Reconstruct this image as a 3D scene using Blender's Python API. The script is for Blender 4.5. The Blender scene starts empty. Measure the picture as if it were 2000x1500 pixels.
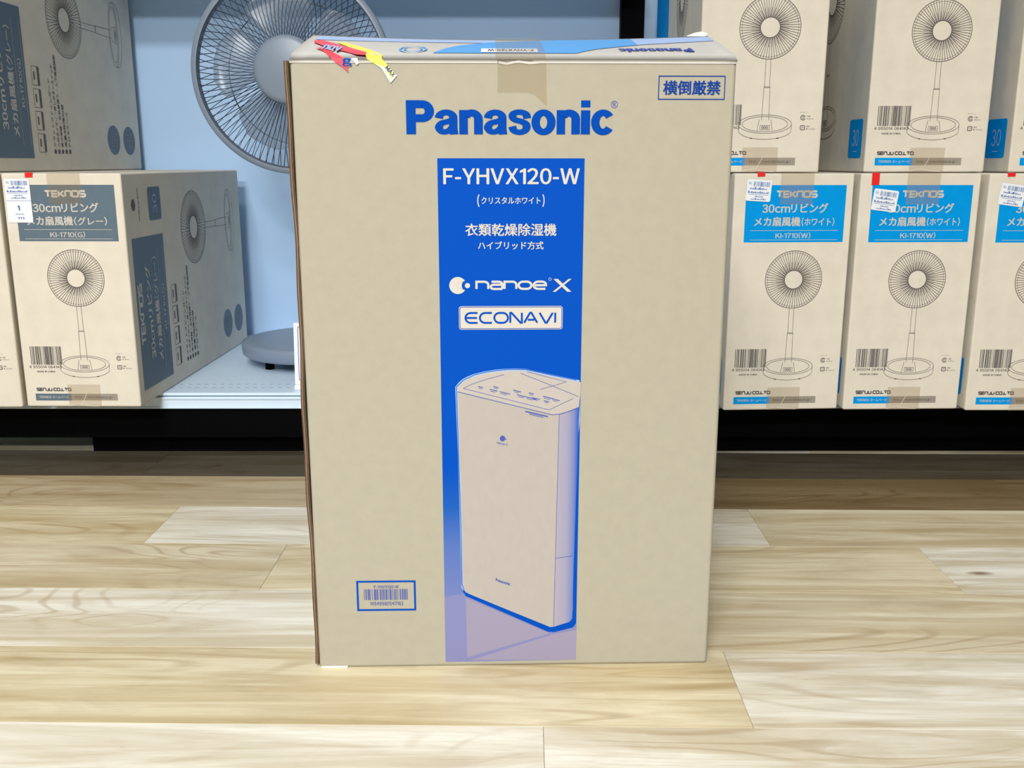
import bpy, math, random
from mathutils import Vector, Matrix
random.seed(7)
S = bpy.context.scene
C = S.collection
PI = math.pi

# ---------------------------------------------------------------- camera, world, lights, exposure
cam_data = bpy.data.cameras.new('camera'); cam = bpy.data.objects.new('camera', cam_data); C.objects.link(cam)
cam_data.sensor_width = 36.0; cam_data.lens = 36.0 * 1878.6 / 2000.0
cam_data.clip_start = 0.02
cam.location = (0, 0, 0.5821)
cam.rotation_euler = (math.radians(90 - 13.008), 0, -0.0016)
S.camera = cam

world = bpy.data.worlds.new('store_ambience'); S.world = world
world.use_nodes = True
world.node_tree.nodes['Background'].inputs[0].default_value = (0.97, 0.98, 1.0, 1)
world.node_tree.nodes['Background'].inputs[1].default_value = 0.02

def area(name, loc, sx, sy, power, color=(1, 1, 1)):
    l = bpy.data.lights.new(name, 'AREA'); l.shape = 'RECTANGLE'; l.size = sx; l.size_y = sy
    l.energy = power; l.color = color
    o = bpy.data.objects.new(name, l); C.objects.link(o); o.location = loc
    return o
# rows of linear ceiling lamps running along the aisle
area('ceiling_lamp', (-0.60, -1.90, 2.85), 1.1, 0.5, 172, (1.0, 0.995, 0.985))
area('ceiling_lamp', (-0.60, -4.00, 2.85), 1.1, 0.5, 370, (1.0, 0.995, 0.985))
area('ceiling_lamp', (-0.90, 0.35, 2.85), 1.0, 0.4, 16, (1.0, 0.995, 0.985))
area('ceiling_lamp', (-0.8, 4.40, 2.85), 2.4, 0.16, 150, (0.75, 0.93, 1.0))

S.view_settings.view_transform = 'Standard'
S.view_settings.look = 'None'
S.view_settings.exposure = 0.0
S.view_settings.gamma = 1.0
S.view_settings.use_curve_mapping = False

# ---------------------------------------------------------------- helpers
def lin(r, g, b):
    f = lambda c: (c / 255 / 12.92) if c / 255 <= 0.04045 else ((c / 255 + 0.055) / 1.055) ** 2.4
    return (f(r), f(g), f(b), 1.0)

def mat(name, rgb, rough=0.6, metallic=0.0, spec=0.5, noise=None, bump=None, alpha=None):
    """procedural principled material; noise=(scale vec, amount) tints the colour, bump=(scale, strength)"""
    m = bpy.data.materials.new(name); m.use_nodes = True
    nt = m.node_tree; b = nt.nodes['Principled BSDF']
    b.inputs['Base Color'].default_value = lin(*rgb)
    b.inputs['Roughness'].default_value = rough
    b.inputs['Metallic'].default_value = metallic
    b.inputs['Specular IOR Level'].default_value = spec
    if noise or bump:
        tc = nt.nodes.new('ShaderNodeTexCoord')
    if noise:
        sc, amt = noise
        mp = nt.nodes.new('ShaderNodeMapping'); mp.inputs['Scale'].default_value = sc
        nz = nt.nodes.new('ShaderNodeTexNoise'); nz.inputs['Scale'].default_value = 1.0; nz.inputs['Detail'].default_value = 5
        mr = nt.nodes.new('ShaderNodeMapRange')
        mr.inputs['From Min'].default_value = 0.25; mr.inputs['From Max'].default_value = 0.75
        mr.inputs['To Min'].default_value = 1 - amt; mr.inputs['To Max'].default_value = 1 + amt
        mx = nt.nodes.new('ShaderNodeMix'); mx.data_type = 'RGBA'; mx.blend_type = 'MULTIPLY'
        mx.inputs[0].default_value = 1.0
        mx.inputs[6].default_value = lin(*rgb)
        nt.links.new(tc.outputs['Object'], mp.inputs['Vector']); nt.links.new(mp.outputs[0], nz.inputs['Vector'])
        nt.links.new(nz.outputs['Fac'], mr.inputs['Value']); nt.links.new(mr.outputs[0], mx.inputs[7])
        nt.links.new(mx.outputs[2], b.inputs['Base Color'])
    if bump:
        n2 = nt.nodes.new('ShaderNodeTexNoise'); n2.inputs['Scale'].default_value = bump[0]; n2.inputs['Detail'].default_value = 4
        bp = nt.nodes.new('ShaderNodeBump'); bp.inputs['Strength'].default_value = bump[1]; bp.inputs['Distance'].default_value = 0.002
        nt.links.new(tc.outputs['Object'], n2.inputs['Vector']); nt.links.new(n2.outputs['Fac'], bp.inputs['Height'])
        nt.links.new(bp.outputs[0], b.inputs['Normal'])
    if alpha is not None:
        b.inputs['Alpha'].default_value = alpha
    return m

def ramp_mat(name, axis, stops, rough=0.6):
    """flat print whose ink fades along a local axis"""
    m = bpy.data.materials.new(name); m.use_nodes = True
    nt = m.node_tree; b = nt.nodes['Principled BSDF']; b.inputs['Roughness'].default_value = rough; b.inputs['Specular IOR Level'].default_value = 0.06
    tc = nt.nodes.new('ShaderNodeTexCoord'); sp = nt.nodes.new('ShaderNodeSeparateXYZ')
    a, z = stops[0][0], stops[-1][0]
    mr = nt.nodes.new('ShaderNodeMapRange'); mr.inputs['From Min'].default_value = a; mr.inputs['From Max'].default_value = z
    cr = nt.nodes.new('ShaderNodeValToRGB')
    e = cr.color_ramp.elements
    e[0].position = 0; e[0].color = lin(*stops[0][1]); e[1].position = 1; e[1].color = lin(*stops[-1][1])
    for p, c in stops[1:-1]:
        q = e.new((p - a) / (z - a)); q.color = lin(*c)
    nt.links.new(tc.outputs['Object'], sp.inputs[0]); nt.links.new(sp.outputs[axis], mr.inputs['Value'])
    nt.links.new(mr.outputs[0], cr.inputs[0]); nt.links.new(cr.outputs[0], b.inputs['Base Color'])
    return m

def mesh_obj(name, verts, faces, m, parent=None, smooth=False):
    me = bpy.data.meshes.new(name); me.from_pydata([tuple(v) for v in verts], [], faces); me.update()
    me.materials.append(m)
    if smooth:
        for p in me.polygons: p.use_smooth = True
    o = bpy.data.objects.new(name, me); C.objects.link(o)
    if parent: o.parent = parent
    return o

def thing(name, label, cat, loc=(0, 0, 0), rz=0.0, group=None):
    o = bpy.data.objects.new(name, None); C.objects.link(o)
    o.empty_display_size = 0.05
    o.location = loc; o.rotation_euler = (0, 0, rz)
    o['label'] = label; o['category'] = cat
    if group: o['group'] = group
    return o

def box_data(x0, x1, y0, y1, z0, z1):
    v = [(x0, y0, z0), (x1, y0, z0), (x1, y1, z0), (x0, y1, z0), (x0, y0, z1), (x1, y0, z1), (x1, y1, z1), (x0, y1, z1)]
    f = [(0, 3, 2, 1), (4, 5, 6, 7), (0, 1, 5, 4), (1, 2, 6, 5), (2, 3, 7, 6), (3, 0, 4, 7)]
    return v, f

def boxes(name, lst, m, parent=None, bevel=0.0, seg=2):
    V, F = [], []
    for b in lst:
        v, f = box_data(*b); n = len(V); V += v; F += [tuple(i + n for i in q) for q in f]
    o = mesh_obj(name, V, F, m, parent)
    if bevel:
        md = o.modifiers.new('bevel', 'BEVEL'); md.width = bevel; md.segments = seg; md.limit_method = 'ANGLE'
        for p in o.data.polygons: p.use_smooth = True
        md.harden_normals = True
    return o

def copy_tree(o, parent=None):
    c = o.copy(); C.objects.link(c)
    if parent: c.parent = parent
    for ch in list(o.children): copy_tree(ch, c)
    return c

# ---- lettering: the built-in font turned into flat mesh outlines
_gc = {}
def glyph(ch, res=3):
    """outline of one character as (verts, faces); Latin letters use their full-width sans forms"""
    k = (ch, res)
    if k in _gc: return _gc[k]
    bar = lambda x0, x1, y0, y1: ([(x0, y0), (x1, y0), (x1, y1), (x0, y1)], [(0, 1, 2, 3)])
    if ch in 'I-1':
        if ch == 'I': g = bar(0, .092, 0, .733)
        elif ch == '-': g = bar(0, .26, .24, .315)
        else: g = ([(.17, 0), (.262, 0), (.262, .733), (.19, .733), (.17, .70), (.0, .63), (.0, .55), (.17, .61)], [(0, 1, 2, 3, 4, 7), (4, 5, 6, 7)])
        _gc[k] = g; return g
    c = chr(ord(ch) + 0xFEE0) if 0x21 <= ord(ch) <= 0x7E else ch
    cu = bpy.data.curves.new('t', 'FONT'); cu.body = c; cu.size = 1.0; cu.resolution_u = res
    cu.fill_mode = 'FRONT'
    o = bpy.data.objects.new('t', cu); C.objects.link(o)
    dg = bpy.context.evaluated_depsgraph_get()
    me = bpy.data.meshes.new_from_object(o.evaluated_get(dg))
    V = [(v.co.x, v.co.y) for v in me.vertices]; F = [tuple(p.vertices) for p in me.polygons]
    bpy.data.objects.remove(o); bpy.data.curves.remove(cu); bpy.data.meshes.remove(me)
    _gc[k] = (V, F); return _gc[k]
for _ch in sorted(set('F-YHVX120-Wクリスタルホワイト衣類乾燥除湿機ハイブリッド方式横倒厳禁14549980547182リビングメカ扇風機(グレー)KI-1710(G)(W)30cm4 955014 064143MADE IN CHINATEKNOSホームページhttp://www.teknos.co.jp/外箱ダンボールプラ包装材袋・クッションSimple is Bestフラットファインガード入切タイマー・押しボタンスイッチ高さ伸縮・左右首振り・上下角度調節風量3段階切替アロマケース税込価格¥2,990111 3171nanoe Xmaxriorg').difference(' ')): glyph(_ch)
def text_line(body, bold=0.0):
    """a line of characters as a list of (verts, faces); bold overprints shifted copies"""
    out = []; x = 0.0
    for ch in body:
        if ch == ' ': x += .33; continue
        gv, gf = glyph(ch)
        if ord(ch) < 0x80:
            a = min(v[0] for v in gv); b = max(v[0] for v in gv); gap = .055
            sh = x + gap - a; adv = (b - a) + 2 * gap
        else: sh = x; adv = 1.0
        for dx, dy in ([(0, 0)] if bold <= 0 else [(bold, 0), (-bold, 0), (0, bold * .7), (0, -bold * .7), (bold * .7, bold * .5), (-bold * .7, -bold * .5), (bold * .7, -bold * .5), (-bold * .7, bold * .5)]):
            out.append(([(p + sh + dx, q + dy) for p, q in gv], gf))
        x += adv
    return out

class Print:
    """flat ink shapes in 2D (u right, v up), laid on a face later"""
    def __init__(s): s.V = []; s.F = []; s.E = []; s.k = 0
    def add(s, V, F, e=None):
        """each stroke lies a hair above the one before, so overprints never share a plane"""
        if e is None:
            s.k = (s.k + 1) % 10; e = [s.k * 1.5e-5] * len(V)
        n = len(s.V); s.V += V; s.E += e; s.F += [tuple(i + n for i in f) for f in F]; return s
    def put(s, q, fn): return s.add([fn(u, v) for u, v in q.V], q.F, q.E)
    def poly(s, pts): return s.add(list(pts), [tuple(range(len(pts)))])
    def rect(s, a, b, c, d): return s.poly([(a, c), (b, c), (b, d), (a, d)])
    def disc(s, cx, cy, r, ry=None, n=40):
        ry = ry or r
        return s.poly([(cx + r * math.cos(2 * PI * i / n), cy + ry * math.sin(2 * PI * i / n)) for i in range(n)])
    def stroke(s, pts, w, closed=False):
        P = [Vector(p) for p in pts]; P = [p for i, p in enumerate(P) if i == 0 or (p - P[i - 1]).length > 1e-6]
        n = len(P); L = []; R = []
        for i in range(n):
            a = P[i - 1] if (i > 0 or closed) else None
            b = P[(i + 1) % n] if (i < n - 1 or closed) else None
            d1 = (P[i] - a).normalized() if a is not None else None
            d2 = (b - P[i]).normalized() if b is not None else None
            if d1 is None: d1 = d2
            if d2 is None: d2 = d1
            n1 = Vector((-d1.y, d1.x)); n2 = Vector((-d2.y, d2.x)); mN = (n1 + n2)
            if mN.length < 1e-6: mN = n1
            mN.normalize(); k = 1 / max(0.35, mN.dot(n1))
            L.append(P[i] + mN * (w / 2 * k)); R.append(P[i] - mN * (w / 2 * k))
        V = [(p.x, p.y) for p in L + R]
        F = [(i, n + i, n + (i + 1) % n, (i + 1) % n) for i in range(n if closed else n - 1)]
        return s.add(V, F)
    def nib(s, pts, wx, wy, m, closed=False):
        """stroke with an elliptical nib (stems wx thick, horizontals wy thick); m maps to the face"""
        P = [Vector(p) for p in pts]; n = len(P); L = []; R = []
        for i in range(n):
            a = P[i - 1] if (i > 0 or closed) else P[i]
            b = P[(i + 1) % n] if (i < n - 1 or closed) else P[i]
            d = (b - a).normalized(); q = Vector((-d.y * wx / 2, d.x * wy / 2))
            L.append(P[i] + q); R.append(P[i] - q)
        V = [m(p.x, p.y) for p in L + R]
        return s.add(V, [(i, n + i, n + (i + 1) % n, (i + 1) % n) for i in range(n if closed else n - 1)])
    def frame(s, a, b, c, d, w, r=0.0):
        return s.stroke(rrect(a, b, c, d, r), w, True)
    def oval(s, cx, cy, rx, ry, w, a0=0, a1=360, n=48):
        full = abs(a1 - a0) >= 360
        k = n if full else n + 1
        pts = [(cx + rx * math.cos(math.radians(a0 + (a1 - a0) * i / n)), cy + ry * math.sin(math.radians(a0 + (a1 - a0) * i / n))) for i in range(k)]
        return s.stroke(pts, w, full)
    def text(s, body, a, b, c, d, bold=0.0, res=3, rot=False, slant=0.0):
        """fit the outline of body into u a..b, v c..d; rot: reads upward (u<->v)"""
        parts = text_line(body, bold)
        if slant: parts = [([(x + slant * y, y) for x, y in V], F) for V, F in parts]
        xs = [v[0] for V, F in parts for v in V]; ys = [v[1] for V, F in parts for v in V]
        x0, x1, y0, y1 = min(xs), max(xs), min(ys), max(ys)
        for V, F in parts:
            Q = []
            for x, y in V:
                p = (x - x0) / (x1 - x0); q = (y - y0) / (y1 - y0)
                if rot: Q.append((b + (a - b) * q, c + (d - c) * p))
                else: Q.append((a + (b - a) * p, c + (d - c) * q))
            s.add(Q, F)
        return s
    def glyphs(s, word, a, b, c, d, w, table):
        """stroke lettering from a table of glyph polylines"""
        adv = 0; items = []
        for ch in word:
            g = table[ch]; items.append((adv, g)); adv += g[0] + 0.22
        adv -= 0.22; sx = (b - a - w) / adv; sy = (d - c - w)
        for x, g in items:
            for pl in g[1:]:
                s.stroke([(a + w / 2 + (x + p[0]) * sx, c + w / 2 + p[1] * sy) for p in pl], w)
        return s
    def bars(s, a, b, c, d, seed, nmod=95):
        r = random.Random(seed); x = 0; step = (b - a) / nmod
        while x < nmod:
            w = r.choice([1, 1, 2, 2, 3]); w = min(w, nmod - x)
            s.rect(a + x * step, a + (x + w) * step, c, d)
            x += w + r.choice([1, 1, 2, 2, 3])
        return s
    def obj(s, name, face, off, m, parent):
        return mesh_obj(name, [face(u, v, off + e) for (u, v), e in zip(s.V, s.E)], s.F, m, parent)

def rrect(a, b, c, d, r, n=5):
    if r <= 0: return [(a, c), (b, c), (b, d), (a, d)]
    P = []
    for cx, cy, t in ((b - r, c + r, -90), (b - r, d - r, 0), (a + r, d - r, 90), (a + r, c + r, 180)):
        for i in range(n + 1):
            q = math.radians(t + 90 * i / n); P.append((cx + r * math.cos(q), cy + r * math.sin(q)))
    return P

def arc(cx, cy, rx, ry, a0, a1, n=8):
    return [(cx + rx * math.cos(math.radians(a0 + (a1 - a0) * i / n)), cy + ry * math.sin(math.radians(a0 + (a1 - a0) * i / n))) for i in range(n + 1)]

# wide technical capitals (unit height), first entry is the advance width
TECH = {
 'T': (1.0, [(0, 1), (1, 1)], [(.5, 1), (.5, 0)]),
 'E': (.85, [(.85, 1), (0, 1), (0, 0), (.85, 0)], [(0, .5), (.8, .5)]),
 'K': (.9, [(0, 0), (0, 1)], [(.85, 1), (.25, .5), (0, .5)], [(.25, .5), (.9, 0)]),
 'N': (.95, [(0, 0), (0, .8)] + arc(.2, .8, .2, .2, 180, 90, 4) + arc(.75, .8, .2, .2, 90, 0, 4) + [(.95, 0)]),
 'O': (1.0, arc(.2, .8, .2, .2, 180, 90, 4) + arc(.8, .8, .2, .2, 90, 0, 4) + arc(.8, .2, .2, .2, 0, -90, 4) + arc(.2, .2, .2, .2, 270, 180, 4) + [(0, .82)]),
 'S': (.95, [(.95, 1), (.15, 1)] + arc(.2, .75, .2, .25, 120, 270, 5) + arc(.75, .25, .2, .25, 90, -90, 5) + [(0, 0)]),
 'J': (.8, [(.8, 1), (.8, .2)] + arc(.6, .2, .2, .2, 0, -90, 4) + [(0, 0)]),
 'U': (.95, [(0, 1), (0, .2)] + arc(.2, .2, .2, .2, 180, 270, 4) + arc(.75, .2, .2, .2, 270, 360, 4) + [(.95, 1)]),
 'C': (.9, [(.9, 1), (.2, 1)] + arc(.2, .8, .2, .2, 90, 180, 4) + arc(.2, .2, .2, .2, 180, 270, 4) + [(.9, 0)]),
 'L': (.8, [(0, 1), (0, 0), (.8, 0)]),
 'D': (.95, [(0, 0), (0, 1), (.7, 1)] + arc(.7, .75, .25, .25, 90, 0, 4) + arc(.7, .25, .25, .25, 0, -90, 4) + [(0, 0)]),
 '.': (.05, [(0, -.08), (.0, .1)]), ',': (.05, [(.05, .1), (-.05, -.2)]), ' ': (.25,),
}
# the slimmer rounded capitals of the oval badge
ECO = {
 'E': (1.15, [(1.15, 1), (.5, 1)] + arc(.5, .5, .5, .5, 90, 270, 12) + [(1.15, 0)], [(.02, .5), (1.1, .5)]),
 'C': (1.15, [(1.15, 1), (.5, 1)] + arc(.5, .5, .5, .5, 90, 270, 12) + [(1.15, 0)]),
 'O': (1.3, arc(.5, .5, .5, .5, 90, 270, 12) + arc(.8, .5, .5, .5, -90, 90, 12) + [(.48, 1)]),
 'N': (1.1, [(0, 0), (0, 1), (.12, 1), (.98, 0), (1.1, 0), (1.1, 1)]),
 'A': (1.25, [(0, 0), (.56, 1), (.69, 1), (1.25, 0)], [(.35, .3), (1.0, .3)]),
 'V': (1.25, [(0, 1), (.56, 0), (.69, 0), (1.25, 1)]),
 'I': (.05, [(.02, 0), (.02, 1)]),
}
NANO = {
 'n': (1.15, [(0, 0), (0, 1), (.75, 1)] + arc(.75, .6, .4, .4, 80, 0, 5) + [(1.15, 0)]),
 'a': (1.15, [(.1, 1), (.75, 1)] + arc(.75, .65, .4, .35, 80, 0, 5) + [(1.15, 0)], [(1.15, 0), (.3, 0)] + arc(.3, .29, .28, .29, 265, 95, 6) + [(.3, .58), (1.1, .58)]),
 'o': (1.25, arc(.45, .5, .45, .5, 90, 270, 10) + arc(.8, .5, .45, .5, -90, 90, 10) + [(.43, 1)]),
 'e': (1.2, [(.05, .5), (1.2, .5)] + arc(.8, .6, .4, .4, 0, 90, 5) + arc(.45, .5, .45, .5, 90, 270, 10) + [(1.15, 0)]),
}

# ---------------------------------------------------------------- materials
KRAFT = mat('kraft_cardboard', (169, 165, 149), 0.75, spec=0.2, noise=((70, 70, 70), 0.035), bump=(420, 0.06))
KRAFT2 = mat('pale_kraft_cardboard', (218, 212, 198), 0.75, spec=0.15, noise=((25, 25, 25), 0.06), bump=(160, 0.08))
FLAP_PALE = mat('pale_flap_board', (196, 195, 191), 0.6, spec=0.25, noise=((30, 30, 30), 0.03))  # paler than the body board, used on the top flaps
EDGE = mat('corrugated_edge', (88, 66, 50), 0.85, noise=((900, 900, 160), 0.45))
LINER = mat('board_liner_edge', (170, 146, 114), 0.8)
WORN = mat('worn_white_edge', (240, 232, 222), 0.8)
BLUE = mat('print_blue', (0, 72, 176), 0.7, spec=0.06, noise=((300, 300, 300), 0.05))
BLUE_LIGHT = mat('print_sky_blue', (90, 165, 235), 0.55)
BLUE_PALE = mat('print_pale_blue', (165, 190, 235), 0.6)
BLUE_THIN = mat('print_thin_blue', (60, 80, 165), 0.6)
CYAN = mat('print_cyan', (0, 148, 226), 0.6, spec=0.06, noise=((80, 80, 80), 0.04))
SLATE = mat('print_slate', (88, 108, 124), 0.5, noise=((80, 80, 80), 0.04))
INK_W = mat('print_white', (200, 196, 188), 0.6)
INK_K = mat('print_dark', (62, 58, 62), 0.6)
INK_G = mat('print_grey_line', (92, 85, 84), 0.6)
GREYBAR = mat('print_grey', (150, 143, 132), 0.6)
PAPER = mat('sticker_paper', (232, 238, 246), 0.5)
STK_BLUE = mat('sticker_blue_ink', (90, 120, 175), 0.6)
RED = mat('sticker_red', (226, 28, 30), 0.45)
PINKRED = mat('torn_red_label', (240, 70, 88), 0.4)
YELLOW = mat('torn_yellow_label', (238, 232, 90), 0.4)
TAPE = mat('packing_tape', (172, 148, 104), 0.25, spec=0.4, alpha=0.22)
TAPE_GLARE = mat('tape_glare', (252, 248, 240), 0.1, alpha=0.5)  # glare on the tape, painted as pale strokes
SHELF_W = mat('shelf_white_enamel', (212, 232, 250), 0.35, noise=((6, 6, 6), 0.02))
PANEL = mat('back_panel_pale_blue', (178, 210, 244), 0.5, noise=((3, 3, 3), 0.03))
BLACK = mat('black_enamel', (3, 3, 5), 0.6, spec=0.05)
FANGREY = mat('fan_grey_plastic', (124, 139, 158), 0.38)
WIRE = mat('fan_wire_dark', (46, 60, 82), 0.4)
BLADE = mat('fan_blade_translucent', (128, 146, 170), 0.25, alpha=0.40)

# ---------------------------------------------------------------- floor of planks
def wood_mat():
    m = bpy.data.materials.new('vinyl_oak_plank'); m.use_nodes = True
    nt = m.node_tree; N = nt.nodes; L = nt.links; b = N['Principled BSDF']
    b.inputs['Roughness'].default_value = 0.42; b.inputs['Specular IOR Level'].default_value = 0.35
    tc = N.new('ShaderNodeTexCoord'); oi = N.new('ShaderNodeObjectInfo')
    ofs = N.new('ShaderNodeVectorMath'); ofs.operation = 'MULTIPLY_ADD'
    ofs.inputs[1].default_value = (1, 1, 1)
    rnd = N.new('ShaderNodeCombineXYZ')
    ml = N.new('ShaderNodeMath'); ml.operation = 'MULTIPLY'; ml.inputs[1].default_value = 37.0
    L.new(oi.outputs['Random'], ml.inputs[0]); L.new(ml.outputs[0], rnd.inputs['X']); L.new(ml.outputs[0], rnd.inputs['Z'])
    L.new(tc.outputs['Object'], ofs.inputs[0]); L.new(rnd.outputs[0], ofs.inputs[2])
    def noise(scale, detail=4, rough=0.55, dist=0.0):
        mp = N.new('ShaderNodeMapping'); mp.inputs['Scale'].default_value = scale
        nz = N.new('ShaderNodeTexNoise'); nz.inputs['Scale'].default_value = 1; nz.inputs['Detail'].default_value = detail
        nz.inputs['Roughness'].default_value = rough; nz.inputs['Distortion'].default_value = dist
        L.new(ofs.outputs[0], mp.inputs['Vector']); L.new(mp.outputs[0], nz.inputs['Vector'])
        return nz
    def mrange(src, a, b_, c, d):
        r = N.new('ShaderNodeMapRange'); r.inputs['From Min'].default_value = a; r.inputs['From Max'].default_value = b_
        r.inputs['To Min'].default_value = c; r.inputs['To Max'].default_value = d
        L.new(src, r.inputs['Value']); return r.outputs[0]
    def mix(fac, a, b_, mode='MIX'):
        x = N.new('ShaderNodeMix'); x.data_type = 'RGBA'; x.blend_type = mode
        if hasattr(fac, 'node'): L.new(fac, x.inputs[0])
        else: x.inputs[0].default_value = fac
        for i, q in ((6, a), (7, b_)):
            if hasattr(q, 'node'): L.new(q, x.inputs[i])
            else: x.inputs[i].default_value = q
        return x.outputs[2]
    bands = noise((1.5, 20, 1), 5, 0.6, 1.2)             # broad light and dark strips along the plank
    grain = noise((9, 190, 1), 6, 0.7, 0.5)             # fine fibres
    # cathedral figure: contour lines of a smooth field stretched along the plank
    fld = noise((1.7, 8.5, 1), 1.5, 0.45, 0.6)
    sc = N.new('ShaderNodeMath'); sc.operation = 'MULTIPLY'; sc.inputs[1].default_value = 84; L.new(fld.outputs['Fac'], sc.inputs[0])
    sn = N.new('ShaderNodeMath'); sn.operation = 'SINE'; L.new(sc.outputs[0], sn.inputs[0])
    rings = mrange(sn.outputs[0], 0.55, 1.0, 0.0, 1.0)
    fade = noise((2.0, 9, 1), 2)
    amt = mrange(fade.outputs['Fac'], 0.44, 0.64, 0.0, 0.42)
    pr = N.new('ShaderNodeMath'); pr.operation = 'MULTIPLY'; L.new(rings, pr.inputs[0]); L.new(amt, pr.inputs[1])
    # knots
    mp = N.new('ShaderNodeMapping'); mp.inputs['Scale'].default_value = (3.2, 8.5, 1)
    vo = N.new('ShaderNodeTexVoronoi'); vo.inputs['Scale'].default_value = 1.0
    L.new(ofs.outputs[0], mp.inputs['Vector']); L.new(mp.outputs[0], vo.inputs['Vector'])
    kn = mrange(vo.outputs['Distance'], 0.02, 0.075, 0.85, 0.0)
    sep = N.new('ShaderNodeSeparateColor'); L.new(vo.outputs['Color'], sep.inputs[0])
    gate = N.new('ShaderNodeMath'); gate.operation = 'GREATER_THAN'; gate.inputs[1].default_value = 0.72; L.new(sep.outputs[0], gate.inputs[0])
    kg = N.new('ShaderNodeMath'); kg.operation = 'MULTIPLY'; L.new(kn, kg.inputs[0]); L.new(gate.outputs[0], kg.inputs[1])
    base = oi.outputs['Color']
    dark = mix(1.0, base, lin(222, 208, 182), 'MULTIPLY')
    light = mix(1.0, base, (1.15, 1.17, 1.22, 1), 'MULTIPLY')
    c = mix(mrange(bands.outputs['Fac'], 0.38, 0.62, 0.0, 1.0), mix(0.7, base, dark), light)
    c = mix(mrange(grain.outputs['Fac'], 0.46, 0.74, 0.0, 0.42), c, dark)
    c = mix(pr.outputs[0], c, mix(1.0, dark, lin(214, 194, 164), 'MULTIPLY'))
    c = mix(kg.outputs[0], c, lin(118, 88, 56))
    mott = noise((7, 22, 1), 4, 0.6, 0.8)
    c = mix(mrange(mott.outputs['Fac'], 0.5, 0.72, 0.0, 0.35), c, mix(1.0, c, lin(212, 204, 190), 'MULTIPLY'))
    L.new(c, b.inputs['Base Color'])
    bp = N.new('ShaderNodeBump'); bp.inputs['Strength'].default_value = 0.05; bp.inputs['Distance'].default_value = 0.001
    L.new(grain.outputs['Fac'], bp.inputs['Height']); L.new(bp.outputs[0], b.inputs['Normal'])
    return m
WOOD = wood_mat()
JOINT = mat('plank_joint', (150, 136, 108), 0.8)

floor = boxes('floor', [(-4, 4, -5.5, 6.0, -0.03, -0.004)], JOINT); floor['kind'] = 'structure'
A = -0.0162
RW, R0, PL = 0.1645, 0.9108, 0.98
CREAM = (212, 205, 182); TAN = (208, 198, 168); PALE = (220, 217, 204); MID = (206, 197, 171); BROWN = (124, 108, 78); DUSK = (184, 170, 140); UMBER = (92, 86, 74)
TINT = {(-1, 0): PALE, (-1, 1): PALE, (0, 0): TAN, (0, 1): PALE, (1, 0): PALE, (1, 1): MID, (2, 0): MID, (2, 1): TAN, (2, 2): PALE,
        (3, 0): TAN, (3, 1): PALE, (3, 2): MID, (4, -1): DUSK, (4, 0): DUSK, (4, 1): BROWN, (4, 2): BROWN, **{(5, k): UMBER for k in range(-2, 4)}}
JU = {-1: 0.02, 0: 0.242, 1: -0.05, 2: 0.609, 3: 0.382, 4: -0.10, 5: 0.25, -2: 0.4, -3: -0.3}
_pm = {}
rg = random.Random(3)
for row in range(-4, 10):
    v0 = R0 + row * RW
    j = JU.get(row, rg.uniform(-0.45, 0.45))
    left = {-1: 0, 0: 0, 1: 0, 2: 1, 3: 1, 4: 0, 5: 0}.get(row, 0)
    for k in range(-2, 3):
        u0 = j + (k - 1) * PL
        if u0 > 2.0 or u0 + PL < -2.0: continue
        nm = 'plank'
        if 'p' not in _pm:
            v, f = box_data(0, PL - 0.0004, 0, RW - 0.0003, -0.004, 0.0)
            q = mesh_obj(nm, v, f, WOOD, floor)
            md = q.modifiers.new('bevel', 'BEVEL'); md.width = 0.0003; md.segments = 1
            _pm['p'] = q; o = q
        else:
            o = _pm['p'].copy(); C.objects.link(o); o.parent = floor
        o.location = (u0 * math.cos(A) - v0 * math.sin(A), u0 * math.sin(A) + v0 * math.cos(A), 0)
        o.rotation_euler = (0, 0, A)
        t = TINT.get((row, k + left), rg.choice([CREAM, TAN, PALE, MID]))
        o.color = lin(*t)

ceiling = boxes('ceiling', [(-4, 4, -5.5, 6.0, 2.95, 3.0)], mat('ceiling_white', (235, 236, 236), 0.8)); ceiling['kind'] = 'structure'

# ---------------------------------------------------------------- shelving bays
ZD = 0.1369          # deck height
YF, YB = 1.85, 2.515
back_panels = boxes('bay_back_panel', [(-1.6, 0.295, YB, YB + 0.012, 0.06, 1.9), (0.299, 2.0, YB, YB + 0.012, 0.06, 1.9)], PANEL); back_panels['kind'] = 'structure'  # back panels of the shelving bays, not a building wall
def bay(label, x0, x1, kick_x0):
    t = thing('display_shelf', label, 'shelf', ((x0 + x1) / 2, YF, 0))
    ox, oy = -(x0 + x1) / 2, -YF
    sh = lambda b: (b[0] + ox, b[1] + ox, b[2] + oy, b[3] + oy, b[4], b[5])
    boxes('deck', [sh((x0, x1, YF, YB - .001, ZD - 0.006, ZD))], SHELF_W, t, 0.0015)
    rail = boxes('price_rail', [sh((x0, x1, YF - 0.003, YF + 0.004, ZD - 0.031, ZD - 0.0075))], SHELF_W, t, 0.001)
    boxes('rail_edge', [sh((x0, x1, YF - 0.0055, YF - 0.003, ZD - 0.031, ZD - 0.0275))], SHELF_W, rail, 0.0008)
    boxes('rail_edge', [sh((x0, x1, YF - 0.0055, YF - 0.003, ZD - 0.0125, ZD - 0.0085))], SHELF_W, rail, 0.0008)
    boxes('base_front', [sh((x0, x1, YF + 0.004, YF + 0.02, 0.044, ZD - 0.031))], BLACK, t, 0.001)
    boxes('kick_plate', [sh((kick_x0, x1, YF + 0.055, YF + 0.065, 0.0, 0.044))], BLACK, t)
    return t, ox, oy
lb, ox, oy = bay('white slotted shelf deck on black base under the grey fan', -1.45, 0.268, -0.86)
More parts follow.
